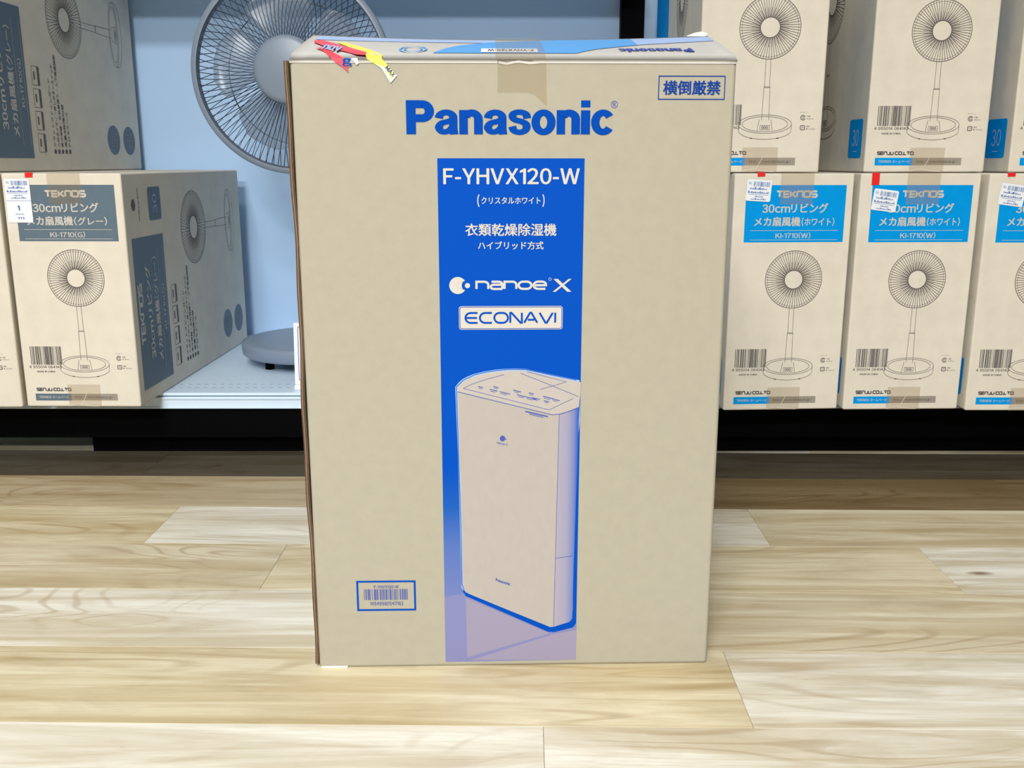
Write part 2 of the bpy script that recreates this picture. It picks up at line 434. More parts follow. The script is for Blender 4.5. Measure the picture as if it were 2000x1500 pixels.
def simple(name, label, cat, b, m, bev=.002):
    cx, cy = (b[0] + b[1]) / 2, (b[2] + b[3]) / 2
    o = boxes(name, [(b[0] - cx, b[1] - cx, b[2] - cy, b[3] - cy, 0, b[5] - b[4])], m, None, bev)
    o.location = (cx, cy, b[4]); o['label'] = label; o['category'] = cat
    return o
simple('shelf_upright', 'black steel upright between the pale blue panel and the right cartons', 'upright', (.269, .325, YB - .045, YB - .001, ZD + .0005, 1.9), BLACK)
simple('upper_shelf', 'white upper shelf board above the grey fan', 'shelf', (-1.45, .268, 2.10, YB - .001, 1.05, 1.08), SHELF_W)
simple('upper_shelf', 'white upper shelf board above the right cartons', 'shelf', (.326, 1.9, 2.10, YB - .001, 1.05, 1.08), SHELF_W)
V, F = [], []
for r_, (yy, ph) in enumerate(((1.893, 0.0), (1.925, 0.5))):
    for i in range(100):
        x = -1.4 + (i + ph) * 0.0166
        v, f = box_data(x + ox, x + 0.0075 + ox, yy + oy, yy + 0.0025 + oy, ZD - 0.001, ZD + 0.0002)
        n = len(V); V += v; F += [tuple(q + n for q in z) for z in f]
sl = mesh_obj('slots', V, F, mat('slot_shadow_grey', (120, 140, 165), 0.8), lb); sl['kind'] = 'stuff'
bay('shelf deck on black base loaded with blue-header cartons on the right', 0.269, 1.9, 0.269)

# ---------------------------------------------------------------- fan cartons
BW, BH, BD = 0.214, 0.4257, 0.6998
f_front = lambda u, v, o: (u, -o, v)
f_right = lambda s, z, o: (BW + o, s, z)
f_left = lambda s, z, o: (-o, s, z)

def fan_art(P, cx, cz, r, w, pole_len, base_rx, rotdir=None, base=True):
    """line drawing of a pedestal fan; rotdir maps local (dx,dz) for a drawing lying on its side"""
    T = rotdir or (lambda dx, dz: (cx + dx, cz + dz))
    def st(pts, ww=w, closed=False): P.stroke([T(*p) for p in pts], ww, closed)
    circ = lambda ox, oz, rx, rz, n=48: [(ox + rx * math.cos(2 * PI * i / n), oz + rz * math.sin(2 * PI * i / n)) for i in range(n)]
    st(circ(0, 0, r, r), w * 1.6, True); st(circ(0, 0, r * 0.93, r * 0.93), w * 0.7, True)
    n = 64
    for i in range(n):
        a = 2 * PI * i / n; b = a + 0.10
        st([(r * 0.33 * math.cos(b), r * 0.33 * math.sin(b)), (r * 0.98 * math.cos(a), r * 0.98 * math.sin(a))], w * 1.25)
        if i % 2:
            st([(r * 0.33 * math.cos(b + .05), r * 0.33 * math.sin(b + .05)), (r * 0.62 * math.cos(a + .05), r * 0.62 * math.sin(a + .05))], w)
    st(circ(0, 0, r * 0.325, r * 0.325), w * 2.0, True)
    if not base: return
    hw = r * 0.08
    z1 = -r; z2 = z1 - pole_len * 0.45; z3 = z1 - pole_len
    for s in (-1, 1):
        st([(s * hw, z1), (s * hw * 1.05, z2)]); st([(s * hw * 1.25, z2), (s * hw * 1.5, z3)])
    st([(-hw * 1.25, z2), (hw * 1.25, z2)])
    st([(-hw * 1.25, z2 - r * .03), (hw * 1.25, z2 - r * .03)])
    ry = base_rx * 0.34; zc = z3 - ry * 0.45
    st(circ(0, zc, base_rx, ry), w, True); st(circ(0, zc, base_rx * .86, ry * .82), w, True)
    dz = base_rx * 0.22
    st([(base_rx * math.cos(math.radians(a)), zc - dz + ry * math.sin(math.radians(a))) for a in range(180, 361, 8)])
    st([(-base_rx, zc), (-base_rx, zc - dz)]); st([(base_rx, zc), (base_rx, zc - dz)])
    st([(-hw * 3.2, zc - ry * .72), (-hw * 2.4, zc + ry * .5)]); st([(hw * 3.2, zc - ry * .72), (hw * 2.4, zc + ry * .5)])
    st([(-hw * 2.0, zc - ry * .62), (hw * 2.0, zc - ry * .62), (hw * 2.0, zc - ry * .15), (-hw * 2.0, zc - ry * .15)], w, True)
    for q in (-.6, 0, .6): st(circ(hw * q * 1.6, zc - ry * .38, hw * .4, hw * .4, 10), w * 1.3, True)
    for q in (-.5, .5): st([(base_rx * q - .002, zc - dz - ry * .88), (base_rx * q + .002, zc - dz - ry * .88)], w * 2.5)

def carton_body(root):
    o = boxes('body', [(0, BW, 0, BD, 0, BH)], KRAFT2, root, 0.0035, 2)
    return o

def make_carton(grey):
    HP = SLATE if grey else CYAN
    t = thing('fan_carton', 'x', 'carton')
    carton_body(t)
    # --- front face
    h = Print().rect(.0215, .2003, .3065, .4055).obj('header_panel', f_front, .0003, HP, t)
    p = Print().glyphs('TEKNOS', .0745, .1495, .3835, .3965, .0033, TECH)
    p.text('30cm', .0515, .1015, .3578, .3725, .028)
    p.text('リビング', .103, .1695, .3573, .3745, .028)
    p.text('メカ扇風機', .0385, .1215, .3343, .3508, .028)
    p.text('(グレー)' if grey else '(ホワイト)', .1235, .1825, .3345, .3495, .018)
    p.rect(.0325, .190, .3267, .3274); p.rect(.0325, .190, .3102, .3109)
    p.text('KI-1710(G)' if grey else 'KI-1710(W)', .078, .141, .3125, .3238, .018)
    p.obj('lettering', f_front, .0005, INK_W, h)
    p = Print(); fan_art(p, .1160, .2400, .0513, .0007, .1000, .0455); p.obj('fan_drawing', f_front, .0003, INK_G, t)
    p = Print().bars(.0173, .0748, .0802, .1144, 11); p.text('4 955014 064143', .0126, .0730, .0735, .0785, .01)
    p.text('MADE IN CHINA', .0263, .0602, .0656, .0688, .02); p.obj('barcode', f_front, .0003, INK_K, t)
    p = Print().glyphs('SENJU CO.,LTD.', .0212, .0877, .0300, .0365, .0017, TECH); p.obj('maker_lettering', f_front, .0003, INK_K, t)
    b = Print().rect(.0184, .0852, .0120, .0252).obj('website_bar', f_front, .0003, HP, t)
    Print().text('TEKNOS', .0245, .0475, .0165, .0210, .02).text('ホームページ', .0500, .0800, .0162, .0212, .005).obj('lettering', f_front, .0005, INK_W, b)
    b = Print().rect(.0854, .1717, .0125, .0252).obj('address_bar', f_front, .0003, GREYBAR, t)
    Print().text('http://www.teknos.co.jp/', .0925, .1650, .0155, .0215, .01).obj('lettering', f_front, .0005, INK_K, b)
    p = Print().oval(.1806, .0925, .0040, .0040, .0011, 20, 340).oval(.1806, .0925, .0018, .0020, .0008)
    p.text('外箱', .1870, .1925, .0935, .0960, .0).text('ダンボール', .1870, .1985, .0895, .0915, .02).text('ダンボール', .1745, .1890, .1005, .1020, .0)
    p.frame(.1770, .1845, .0722, .0792, .0011, .0015).text('プラ', .1785, .1830, .0740, .0775, .02)
    p.text('包装材', .1870, .1930, .0768, .0792, .0).text('袋・クッション', .1870, .2030, .0725, .0750, .01)
    p.obj('recycling_marks', f_front, .0003, INK_K, t)
    # --- right side (drawing and text turned to read upward)
    h = Print().rect(.0222, .1742, .0254, .3084).obj('side_header_panel', f_right, .0003, HP, t)
    p = Print()
    q = Print().glyphs('TEKNOS', .1090, .2256, 0, .0215, .0048, TECH)
    p.put(q, lambda u, v: (.0500 - v, u))
    p.text('30cmリビング', .0690, .0920, .0770, .2545, .03, rot=True)
    p.text('メカ扇風機', .1060, .1285, .0650, .1850, .03, rot=True)
    p.text('(グレー)' if grey else '(ホワイト)', .1070, .1290, .1875, .2680, .01, rot=True)
    p.rect(.1375, .1383, .05, .285); p.rect(.1655, .1663, .05, .285)
    p.text('KI-1710(G)' if grey else 'KI-1710(W)', .1455, .1595, .1220, .2117, .012, rot=True)
    p.obj('lettering', f_right, .0006, INK_W, h)
    n = Print().poly(rrect(.1140, .1760, .3362, .3988, .006)).obj('number_label', f_right, .0003, HP, t)
    Print().text('30', .1350, .1550, .3490, .3850, .0, rot=True).rect(.129, .1295, .352, .383).obj('lettering', f_right, .0006, BLUE_PALE, n)
    p = Print()
    fan_art(p, 0, 0, .0765, .0009, .155, .072, rotdir=lambda dx, dz: (.3545 - dz, .3085 + dx)); p.obj('fan_drawing', f_right, .0003, INK_G, t)
    Print().text('Simple is Best', .0640, .0700, .3376, .3985, .02, rot=True).obj('slogan', f_right, .0003, INK_G, t)
    Print().poly([(.033, .3683), (.038, .358), (.0475, .358), (.0525, .3683), (.0475, .3785), (.038, .3785)]).obj('cube_mark', f_right, .0003, INK_G, t)
    for i in range(4):
        z = .0373 + i * .0432; p = Print()
        p.frame(.1965, .2260, z, z + .036, .0010, .003); p.rect(.218, .2255, z + .001, z + .035); p.rect(.203, .208, z + .010, z + .026); p.obj('feature_icon', f_right, .0003, INK_G, t)
    LINES = ['フラットファインガード', '入切タイマー・押しボタンスイッチ', '高さ伸縮・左右首振り・上下角度調節', '風量3段階切替', 'アロマケース']
    LN = [.135, .165, .185, .088, .072]
    for i in range(5):
        s = .2620 + i * .0158; p = Print()
        p.disc(s, .0390, .0050, n=16); p.text(LINES[i], s - .0045, s + .0045, .0480, .0480 + LN[i], .01, rot=True); p.obj('feature_line', f_right, .0003, INK_G, t)
    for s in (.548, .634):
        b = Print().disc(s, .068, .0335, n=32).obj('round_badge', f_right, .0003, HP, t)
        w = Print()
        for k in range(3):
            for i in range(5): w.rect(s - .013 + k * .011, s - .007 + k * .011 - .002 * (i % 2), .052 + i * .0068, .0565 + i * .0068)
        w.obj('lettering', f_right, .0006, GREYBAR, b)
    # --- left side
    n = Print().poly(rrect(.022, .094, .025, .094, .006)).obj('number_label', f_left, .0003, HP, t)
    q = Print().text('30', -.074, -.040, .046, .076, .0)
    p = Print().put(q, lambda u, v: (-u, v)); p.rect(.046, .068, .036, .0375); p.obj('lettering', f_left, .0006, BLUE_PALE, n)
    p = Print(); fan_art(p, .255, .325, .0765, .0009, .135, .070); p.obj('fan_drawing', f_left, .0003, INK_G, t)
    Print().rect(.465, .69, .12, .41).obj('side_header_panel', f_left, .0003, HP, t)
    # --- tape over the top and bottom seams
    mesh_obj('tape', [(.082, -.0008, .372), (.141, -.0008, .372), (.141, -.0008, BH + .0006), (.082, -.0008, BH + .0006), (.141, BD, BH + .0006), (.082, BD, BH + .0006)],
             [(0, 1, 2, 3), (3, 2, 4, 5)], TAPE, t)
    mesh_obj('tape', [(.080, -.0008, .0005), (.141, -.0008, .0005), (.141, -.0008, .043), (.080, -.0008, .043)], [(0, 1, 2, 3)], TAPE, t)
    Print().stroke([(.080, .002), (.098, .006), (.112, .003), (.135, .0015)], .0012).stroke([(.104, .004), (.111, .018), (.116, .028)], .0010).obj('tape_crease_glint', f_front, .0010, TAPE_GLARE, t)  # shine along the tape creases, painted in pale strokes
    return t

def sticker(t, x, z, ang, big=False):
    """white price sticker on the front face; x,z = its upper left corner"""
    w, h = (.0445, .0765) if big else (.0440, .0370)
    c, s = math.cos(ang), math.sin(ang)
    fc = lambda u, v, o: (x + c * u - s * v, -o, z + s * u + c * v)
    b = Print().poly(rrect(0, w, -h, 0, .003)).obj('price_sticker', fc, .0012, PAPER, t)
    p = Print().bars(.012, .041, -.0115, -.0035, 5, 60).text('税込', .003, .009, -.009, -.004, .0)
    def ticks(x0, x1, z0, z1, seed):           # lines of print too small to read
        r = random.Random(seed); x = x0
        while x < x1:
            w = r.uniform(.0012, .0028); p.rect(x, min(x + w, x1), z0, z0 + (z1 - z0) * r.uniform(.45, 1)); x += w + .0008
    ticks(.006, .036, -.0170, -.0138, 1); p.rect(.014, .017, -.0162, -.0130).rect(.022, .025, -.0162, -.0130)
    ticks(.003, .040, -.0235, -.0198, 2); p.rect(.004, .040, -.0258, -.0253); ticks(.016, .030, -.0300, -.0272, 3); ticks(.009, .036, -.0345, -.0316, 4)
    p.obj('sticker_print', fc, .0014, STK_BLUE, b)
    if big:
        q = Print().text('1', .0190, .0230, -.0555, -.0465, .06).rect(.014, .030, -.0620, -.0612).text('111', .017, .029, -.0705, -.0670, .02)
        q.obj('sticker_number', fc, .0014, BLUE_THIN, b)
        Print().rect(.0, w, -.0386, -.0380).obj('sticker_fold', fc, .0014, STK_BLUE, b)
def red_tab(t, x, z0, w=.0135):
    mesh_obj('red_sticker', [(x, -.0012, z0), (x + w, -.0010, z0 + .0005), (x + w, -.0010, BH + .0008), (x, -.0010, BH + .0008), (x + w, .012, BH + .0012), (x, .012, BH + .0012)],
             [(0, 1, 2, 3), (3, 2, 4, 5)], RED, t)

carton_w = make_carton(False)
carton_g = make_carton(True)
G1 = 'white-fan cartons on the right shelf'; G2 = 'grey-fan cartons on the left shelf'
def place(src, first, x, y, z, rz, label, group):
    o = src if first else copy_tree(src)
    o.location = (x, y, z); o.rotation_euler = (0, 0, rz)
    o['label'] = label; o['group'] = group
    return o
ZU = ZD + BH + 0.0012
# copies first, so that stickers stay on their own carton
r2 = place(carton_w, False, .6115, 1.714, ZD, .030, 'kraft fan carton with blue header, lower row, second from the big blue-striped box', G1)
r3 = place(carton_w, False, .8335, 1.708, ZD, .0, 'kraft fan carton cut by the right picture edge, lower row, blue header', G1)
u1 = place(carton_w, False, .3240, 1.725, ZU, -.035, 'upper kraft fan carton just behind the big box top right corner', G1)
u2 = place(carton_w, False, .6330, 1.765, ZU, -.020, 'upper kraft fan carton with full fan drawing, second from the big box', G1)
u3 = place(carton_w, False, .8850, 1.750, ZU, -.010, 'upper kraft fan carton cut by the right picture edge', G1)
r1 = place(carton_w, True, .3900, 1.709, ZD, .060, 'kraft fan carton with blue header, lower row, next to the big box', G1)
g0 = place(carton_g, False, -1.121, 1.735, ZD, .0, 'lower fan carton cut by the left picture edge, mostly hidden', G2)
gu = place(carton_g, False, -.9494 - BW, 1.795, ZU, -.030, 'upper left fan carton showing its shaded side panel', G2)
gl = place(carton_g, True, -.9018, 1.7411, ZD, -.0175, 'fan carton with slate grey header and numbered price sticker, beside the fan', G2)
sticker(gl, .006, .416, .0, True); red_tab(gl, .0441, .4182)
sticker(r1, .0226, .4161, -.06); red_tab(r1, .0399, .4200)
sticker(r2, .0254, .4003, -.12); red_tab(r2, .0190, .4055)
sticker(r3, .0220, .4100, -.13); red_tab(r3, .0300, .4200)

def heavy_word(P, word, a, b, c, d):
    """heavy grotesque lettering, drawn letter by letter with a broad nib"""
    def spline(pts, n=7):
        out = []
        for i in range(len(pts) - 1):
            p0 = pts[max(0, i - 1)]; p1 = pts[i]; p2 = pts[i + 1]; p3 = pts[min(len(pts) - 1, i + 2)]
            for k in range(n):
                t = k / n
                out.append(tuple(.5 * (2 * p1[j] + (p2[j] - p0[j]) * t + (2 * p0[j] - 5 * p1[j] + 4 * p2[j] - p3[j]) * t * t + (3 * p1[j] - p0[j] - 3 * p2[j] + p3[j]) * t ** 3) for j in (0, 1)))
        return out + [pts[-1]]
    W = {'P': .855, 'a': .735, 'n': .725, 's': .70, 'o': .745, 'i': .285, 'c': .715}
    G = {'P': .01, 'a': .022, 'n': .022, 's': .015, 'o': .03, 'i': .03, 'c': 0}
    tot = sum(W[ch] + G[ch] for ch in word); x = 0
    sx = (b - a) / tot; sy = (d - c)
    for ch in word:
        m = lambda u, v, x=x: (a + (x + u) * sx, c + v * sy)
        R = lambda u0, u1, v0, v1: P.poly([m(u0, v0), m(u1, v0), m(u1, v1), m(u0, v1)])
        if ch == 'P':
            R(0, .295, 0, 1)
            P.nib([(.2, .885), (.50, .885)] + arc(.50, .68, .215, .205, 90, -90, 16) + [(.2, .475)], .285, .23, m)
        elif ch == 'o': P.nib(arc(.3725, .355, .2425, .285, 0, 354, 40), .26, .19, m, True)
        elif ch == 'c': P.nib(arc(.3725, .355, .2425, .285, 36, 324, 30), .26, .19, m)
        elif ch == 'i': R(0, .285, 0, .71); R(0, .285, .80, 1)
        elif ch == 'n':
            R(0, .265, 0, .715)
            P.nib([(.20, .46)] + arc(.385, .445, .205, .185, 165, 0, 16) + [(.59, .40), (.59, 0)], .27, .205, m)
        elif ch == 'a':
            P.nib([(.135, .475)] + arc(.36, .50, .215, .145, 165, 0, 14) + [(.575, .42), (.575, .17), (.60, 0)], .26, .17, m)
            P.nib(spline([(.56, .42), (.40, .375), (.22, .325), (.135, .205), (.21, .09), (.34, .075), (.46, .12), (.56, .22)]), .25, .155, m)
            R(.50, .725, 0, .045)
        elif ch == 's':
            P.nib(spline([(.585, .47), (.54, .60), (.36, .655), (.18, .62), (.135, .525), (.21, .435), (.40, .38), (.54, .31), (.565, .20), (.50, .10), (.345, .060), (.18, .11), (.125, .235)]), .25, .16, m)
        x += W[ch] + G[ch]
    return P

# ---------------------------------------------------------------- the big dehumidifier carton
MW, MH, MD = 0.46, 0.685, 0.26
mb = thing('dehumidifier_carton', 'large kraft dehumidifier carton with blue stripe standing on the floor', 'carton', (-.226, 1.0304, 0), .0222)
boxes('body', [(.0005, MW, 0, MD, 0, MH)], KRAFT, mb, 0.0045, 3)
# left side board whose corrugated cut end shows past the front panel
def wavy(x, z): return x + .0011 * math.sin(z * 17) + .0006 * math.sin(z * 53)
V, F = [], []
NZ = 40
for i in range(NZ + 1):
    z = .004 + (MH - .006) * i / NZ
    for xx, yy in ((-.0048, .0035), (-.0032, .0032), (-.0026, .0042), (-.0018, .0034), (-.0004, .0032), (-.0004, MD), (-.0048, MD)):
        V.append((wavy(xx, z), yy, z))
for i in range(NZ):
    for k in range(6):
        a = i * 7 + k; F.append((a, a + 1, a + 8, a + 7))
    F.append((i * 7 + 6, i * 7, i * 7 + 7, i * 7 + 13))
F.append(tuple(range(6, -1, -1))); F.append(tuple(NZ * 7 + k for k in range(7)))
sb = mesh_obj('side_board', V, F, EDGE, mb)
sb.data.materials.append(KRAFT)
for p_ in sb.data.polygons:
    if p_.center.y > .01: p_.material_index = 1      # only the cut end is bare corrugation
V, F = [], []
for i in range(NZ + 1):
    z = .004 + (MH - .006) * i / NZ
    for xx in (-.0030, -.0024): V.append((wavy(xx, z), .0030, z))
for i in range(NZ): F.append((2 * i, 2 * i + 1, 2 * i + 3, 2 * i + 2))
mesh_obj('liner', V, F, LINER, sb)
boxes('bottom_edge', [(.003, .034, -.0006, .004, .0002, .0026)], WORN, mb, .0004)
# bulging top flaps: rise from the front edge to the seam, then fall to the back edge
RY = 0.130
def ridge(u): return .0335 + .0050 * (2 * u - 1) ** 2
def flap_pt(u, t, off=0.0):
    """u along the width, t from the front edge (0) to the seam (1)"""
    lip = .0055 * min(1, t / .06) ** .6
    e = max(0.0, (t - .06) / .94)
    z = MH - .001 + lip + (ridge(u) - .0045) * (e ** .93) - .0012 * math.sin(PI * e) * 0
    y = RY * t - .0008 * (1 - min(1, t / .04))
    ins = .004 * t * (1 if u > .5 else 1)
    x = .0005 + ins + (MW - .0005 - 2 * ins) * u
    return (x, y - off * .28, z + off)
def flap(name, back):
    NU, NT, TH = 24, 12, .0035
    V, F = [], []
    for k in (0, 1):
        for i in range(NU + 1):
            for j in range(NT + 1):
                x, y, z = flap_pt(i / NU, j / NT, 0)
                if back: y = 2 * RY - y + .0015
                V.append((x, y, z - k * TH))
    W = NT + 1; n = (NU + 1) * W
    for i in range(NU):
        for j in range(NT):
            a = i * W + j; q = (a, a + W, a + W + 1, a + 1)
            F.append(q if not back else q[::-1]); r = tuple(n + z for z in q); F.append(r[::-1] if not back else r)
    for i in range(NU):
        for j in (0, NT):
            a = i * W + j; F.append((a, a + W, n + a + W, n + a))
    for j in range(NT):
        for i in (0, NU):
            a = i * W + j; F.append((a, a + 1, n + a + 1, n + a))
    return mesh_obj(name, V, F, FLAP_PALE, mb, True)
flap('top_flap', False); flap('top_flap', True)
for sgn in (0, 1):
    x0 = .003 if sgn == 0 else MW - .003; x1 = .12 if sgn == 0 else MW - .12
    mesh_obj('side_flap', [(x0, .004, MH), (x0, MD - .004, MH), (x1, MD - .02, MH + .004), (x1, .02, MH + .004),
                           (x0, RY, MH + .030), (x1, RY, MH + .026)],
             [(0, 4, 5, 3), (1, 2, 5, 4), (0, 3, 2, 1), (0, 1, 4), (3, 5, 2)], KRAFT, mb)
V = [flap_pt(.962, .95, .001), flap_pt(.990, .93, .001), flap_pt(.999, .98, .003), flap_pt(.985, 1.0, .005), flap_pt(.968, 1.0, .004), flap_pt(.945, .99, .001)]
mesh_obj('torn_paper', V, [(0, 1, 2, 3, 4, 5)], WORN, mb)

f_main = lambda u, v, o: (u, -o, v)
def strip(name, lo, hi, u0, u1, off, m, parent=mb, nu=40, nt=6):
    V, F = [], []
    for i in range(nu + 1):
        u = u0 + (u1 - u0) * i / nu; a, b = lo(u), hi(u)
        for j in range(nt + 1): V.append(flap_pt(u, a + (b - a) * j / nt, off))
    for i in range(nu):
        for j in range(nt):
            a = i * (nt + 1) + j; F.append((a, a + nt + 1, a + nt + 2, a + 1))
    return mesh_obj(name, V, F, m, parent)
def curve(pts):
    def f(u):
        if u <= pts[0][0]: return pts[0][1]
        for (a, x), (b, y) in zip(pts, pts[1:]):
            if u <= b:
                k = (u - a) / (b - a); return x + (y - x) * k
        return pts[-1][1]
    return f
lo = curve([(.02, .73), (.30, .70), (.3001, .11), (.64, .11), (.66, .20), (.70, .34), (.76, .47), (.81, .56), (.90, .64), (.995, .70)])
lo = curve([(.316, .11), (.643, .11), (.66, .20), (.70, .34), (.76, .47), (.81, .56), (.90, .64), (.995, .70)])
hi = curve([(.316, .115), (.34, .34), (.37, .52), (.41, .66), (.45, .76), (.50, .84), (.60, .92), (.995, .93)])
strip('printed_band', lo, hi, .316, .80, .0006, BLUE_LIGHT)
strip('printed_band', lo, hi, .80, .995, .0006, BLUE_PALE)
strip('printed_band', lambda u: .72, lambda u: .92, .02, .46, .0005, BLUE_PALE)
def flap_print(P, name, off, m, parent=None): return P.obj(name, flap_pt, off, m, parent or mb)
q = heavy_word(Print(), 'Panasonic', .742, .915, .17, .34)      # reads from the back of the box
p = Print().put(q, lambda u, v: (.742 + .915 - u, .51 - v)); flap_print(p, 'top_lettering', .0008, BLUE_THIN)
p = Print().oval(.268, .28, .030, .16, .005).oval(.268, .28, .020, .10, .004); flap_print(p, 'top_emblem', .0008, BLUE_LIGHT)
p = Print().rect(.425, .555, .13, .33); flap_print(p, 'top_label', .0010, PAPER)
p = Print(); q = Print().text('F-YHVX120-W', .44, .545, .18, .28, .02, 2); p.put(q, lambda u, v: (.985 - u, .46 - v)); flap_print(p, 'label_print', .0013, INK_G)
strip('top_tape', lambda u: .0, lambda u: 1.0, .458, .570, .0018, TAPE, mb, 8, 14)
mesh_obj('front_tape', [f_main(*q, .0008) for q in ((.2128, .6855), (.2128, .6518), (.2424, .6519), (.2504, .6498), (.2638, .6382), (.2627, .6855))], [(0, 1, 2, 3, 4, 5)], TAPE, mb)
Print().stroke([(.214, .6815), (.222, .6800), (.234, .6822), (.246, .6806), (.261, .6818)], .0022).obj('tape_glare', f_main, .0012, TAPE_GLARE, mb)

# printed front
LOGO = mat('print_logo_blue', (0, 68, 166), 0.7, spec=0.06, noise=((300, 300, 300), 0.05))
p = Print()
heavy_word(p, 'Panasonic', .1180, .3342, .6100, .6440)
p.obj('brand_lettering', f_main, .0004, LOGO, mb)
Print().oval(.3339, .6400, .0033, .0033, .0006).text('R', .3324, .3354, .6382, .6418, .02).obj('registered_mark', f_main, .0004, BLUE_THIN, mb)
p = Print().frame(.3796, .4482, .6453, .6683, .0010).text('横倒厳禁', .3841, .4440, .6496, .6640, .026); p.obj('warning_lettering', f_main, .0004, mat('print_warning_blue', (22, 62, 146), 0.7, spec=0.06), mb)
p = Print().frame(.0488, .1150, .0740, .1095, .0022)
p.obj('barcode_frame', f_main, .0004, BLUE, mb)
p = Print().bars(.0562, .1078, .0866, .1000, 21, 85).text('14549980547182', .0628, .1013, .0797, .0842, .01).text('F-YHVX120-W', .0679, .0963, .1010, .1047, .02)
p.obj('barcode', f_main, .0004, BLUE_THIN, mb)
STRIPE = ramp_mat('print_blue_fading', 2, [(.0065, (118, 126, 178)), (.09, (108, 122, 178)), (.15, (84, 112, 178)), (.20, (28, 88, 176)), (.245, (0, 74, 180)), (.6, (0, 74, 180))])
SIDEG = ramp_mat('print_side_fading', 0, [(.276, (166, 160, 172)), (.290, (152, 150, 176)), (.297, (116, 128, 180)), (.3025, (5, 82, 178))])
FACEG = mat('print_light_halftone', (172, 166, 160), 0.6, noise=((120, 120, 60), 0.035))
LIDG = mat('print_lid_halftone', (180, 174, 168), 0.6, noise=((120, 120, 120), 0.03))
HALO = mat('print_halo', (150, 185, 225), 0.6)
REFL = mat('print_reflection', (122, 126, 174), 0.6)
REFL2 = mat('print_reflection_fade', (146, 140, 166), 0.6)
st = Print().poly([(.1493, .0065), (.3032, .0075), (.3040, .5856), (.1495, .5857)]).obj('blue_stripe', f_main, .0003, STRIPE, mb)
Print().text('F-YHVX120-W', .1554, .2991, .5588, .5757, .024, 5).obj('model_lettering', f_main, .0005, INK_W, st)
p = Print().text('クリスタルホワイト', .1952, .2580, .5386, .5458, .018)
p.stroke(arc(.1965, .5421, .0050, .0090, 135, 225, 8), .0011).stroke(arc(.2567, .5421, .0050, .0090, 45, -45, 8), .0011)
p.text('衣類乾燥除湿機', .1780, .2752, .5050, .5182, .018, 3).text('ハイブリッド方式', .1914, .2615, .4906, .4994, .018, 3)
p.obj('product_lettering', f_main, .0005, INK_W, st)
# bitten ball and dot emblem with rounded lettering
C0 = (.1693, .4522); R1 = .0092; B0 = (.1797, .4521); R2 = .0062
pts = []
for i in range(61):
    a = math.radians(32 + (328 - 32) * i / 60); pts.append((C0[0] + R1 * math.cos(a), C0[1] + R1 * math.sin(a)))
a1 = math.atan2(pts[-1][1] - B0[1], pts[-1][0] - B0[0]); a0 = math.atan2(pts[0][1] - B0[1], pts[0][0] - B0[0])
if a1 < 0: a1 += 2 * PI
if a0 < 0: a0 += 2 * PI
for i in range(1, 14):
    a = a1 + (a0 - a1) * i / 14; pts.append((B0[0] + R2 * math.cos(a), B0[1] + R2 * math.sin(a)))
e = Print()
ctr = (.1650, .4522); n0 = len(pts)
e.add(pts + [ctr], [(i, (i + 1) % n0, n0) for i in range(n0)])
e.disc(B0[0], B0[1], .0028, n=24)
e.glyphs('nanoe', .1882, .2655, .4472, .4574, .0024, NANO)
e.poly([(.2716, .4451), (.2748, .4451), (.2920, .4590), (.2888, .4590)]).poly([(.2724, .4590), (.2772, .4590), (.2920, .4451), (.2874, .4451)])
e.oval(.2687, .4588, .0014, .0014, .0004, n=16)
e.obj('emblem_lettering', f_main, .0005, INK_W, st)
bd = Print().poly(rrect(.1701, .2828, .4039, .4298, .003)).obj('badge', f_main, .0005, INK_W, st)
p = Print().frame(.1711, .2818, .4049, .4288, .0007, .0024)
p.glyphs('ECONAVI', .1761, .2761, .4104, .4234, .0021, ECO)
p.obj('lettering', f_main, .0007, BLUE, bd)
# printed picture of the appliance
def pr(name, pts, off, m): return Print().poly(pts).obj(name, f_main, off, m, st)
pr('picture_reflection', [(.1493, .0065), (.1500, .0900), (.1724, .0935), (.2720, .0470), (.3034, .0500), (.3032, .0075)], .0004, REFL)
pr('picture_reflection', [(.1740, .0880), (.2720, .0420), (.2400, .0320), (.1748, .0120)], .00046, REFL2)
pr('picture_reflection', [(.1800, .0085), (.3032, .0075), (.3034, .0460), (.2749, .0403)], .00046, REFL2)
pr('picture_shadow', [(.1700, .0975), (.1737, .0905), (.2697, .0440), (.2770, .0432), (.2990, .0490), (.3030, .0545), (.3034, .3452), (.2960, .3452), (.2990, .0700)], .0005, BLUE)
TOPL = [(.1666, .3396), (.1700, .3432), (.1743, .3470), (.1800, .3500), (.1864, .3526), (.1984, .3555), (.2104, .3574), (.2225, .3584), (.2330, .3586), (.2441, .3580), (.2707, .3520), (.3034, .3451)]
pr('picture_halo', [(.1650, .3400)] + [(x - .001, z + .0018) for x, z in TOPL[1:]] + [(.3034, .30), (.28, .06), (.1737, .0945), (.1692, .1010), (.1690, .12), (.1672, .26)], .00052, HALO)
Print().stroke([(.2990, .3470), (.2707, .3530), (.2441, .3590), (.2330, .3596), (.2225, .3594), (.2104, .3583), (.1984, .3565), (.1864, .3536), (.1743, .3478), (.1662, .3400), (.1664, .3352), (.1678, .2589), (.1695, .1674), (.1698, .1053), (.1726, .0963), (.1782, .0920)], .0008).obj('picture_outline', f_main, .0006, BLUE, st)
pr('picture_side', [(.2765, .0502), (.2952, .0563), (.2984, .0610), (.2990, .1257), (.3025, .3089), (.3034, .3451), (.2800, .32)], .00056, SIDEG)
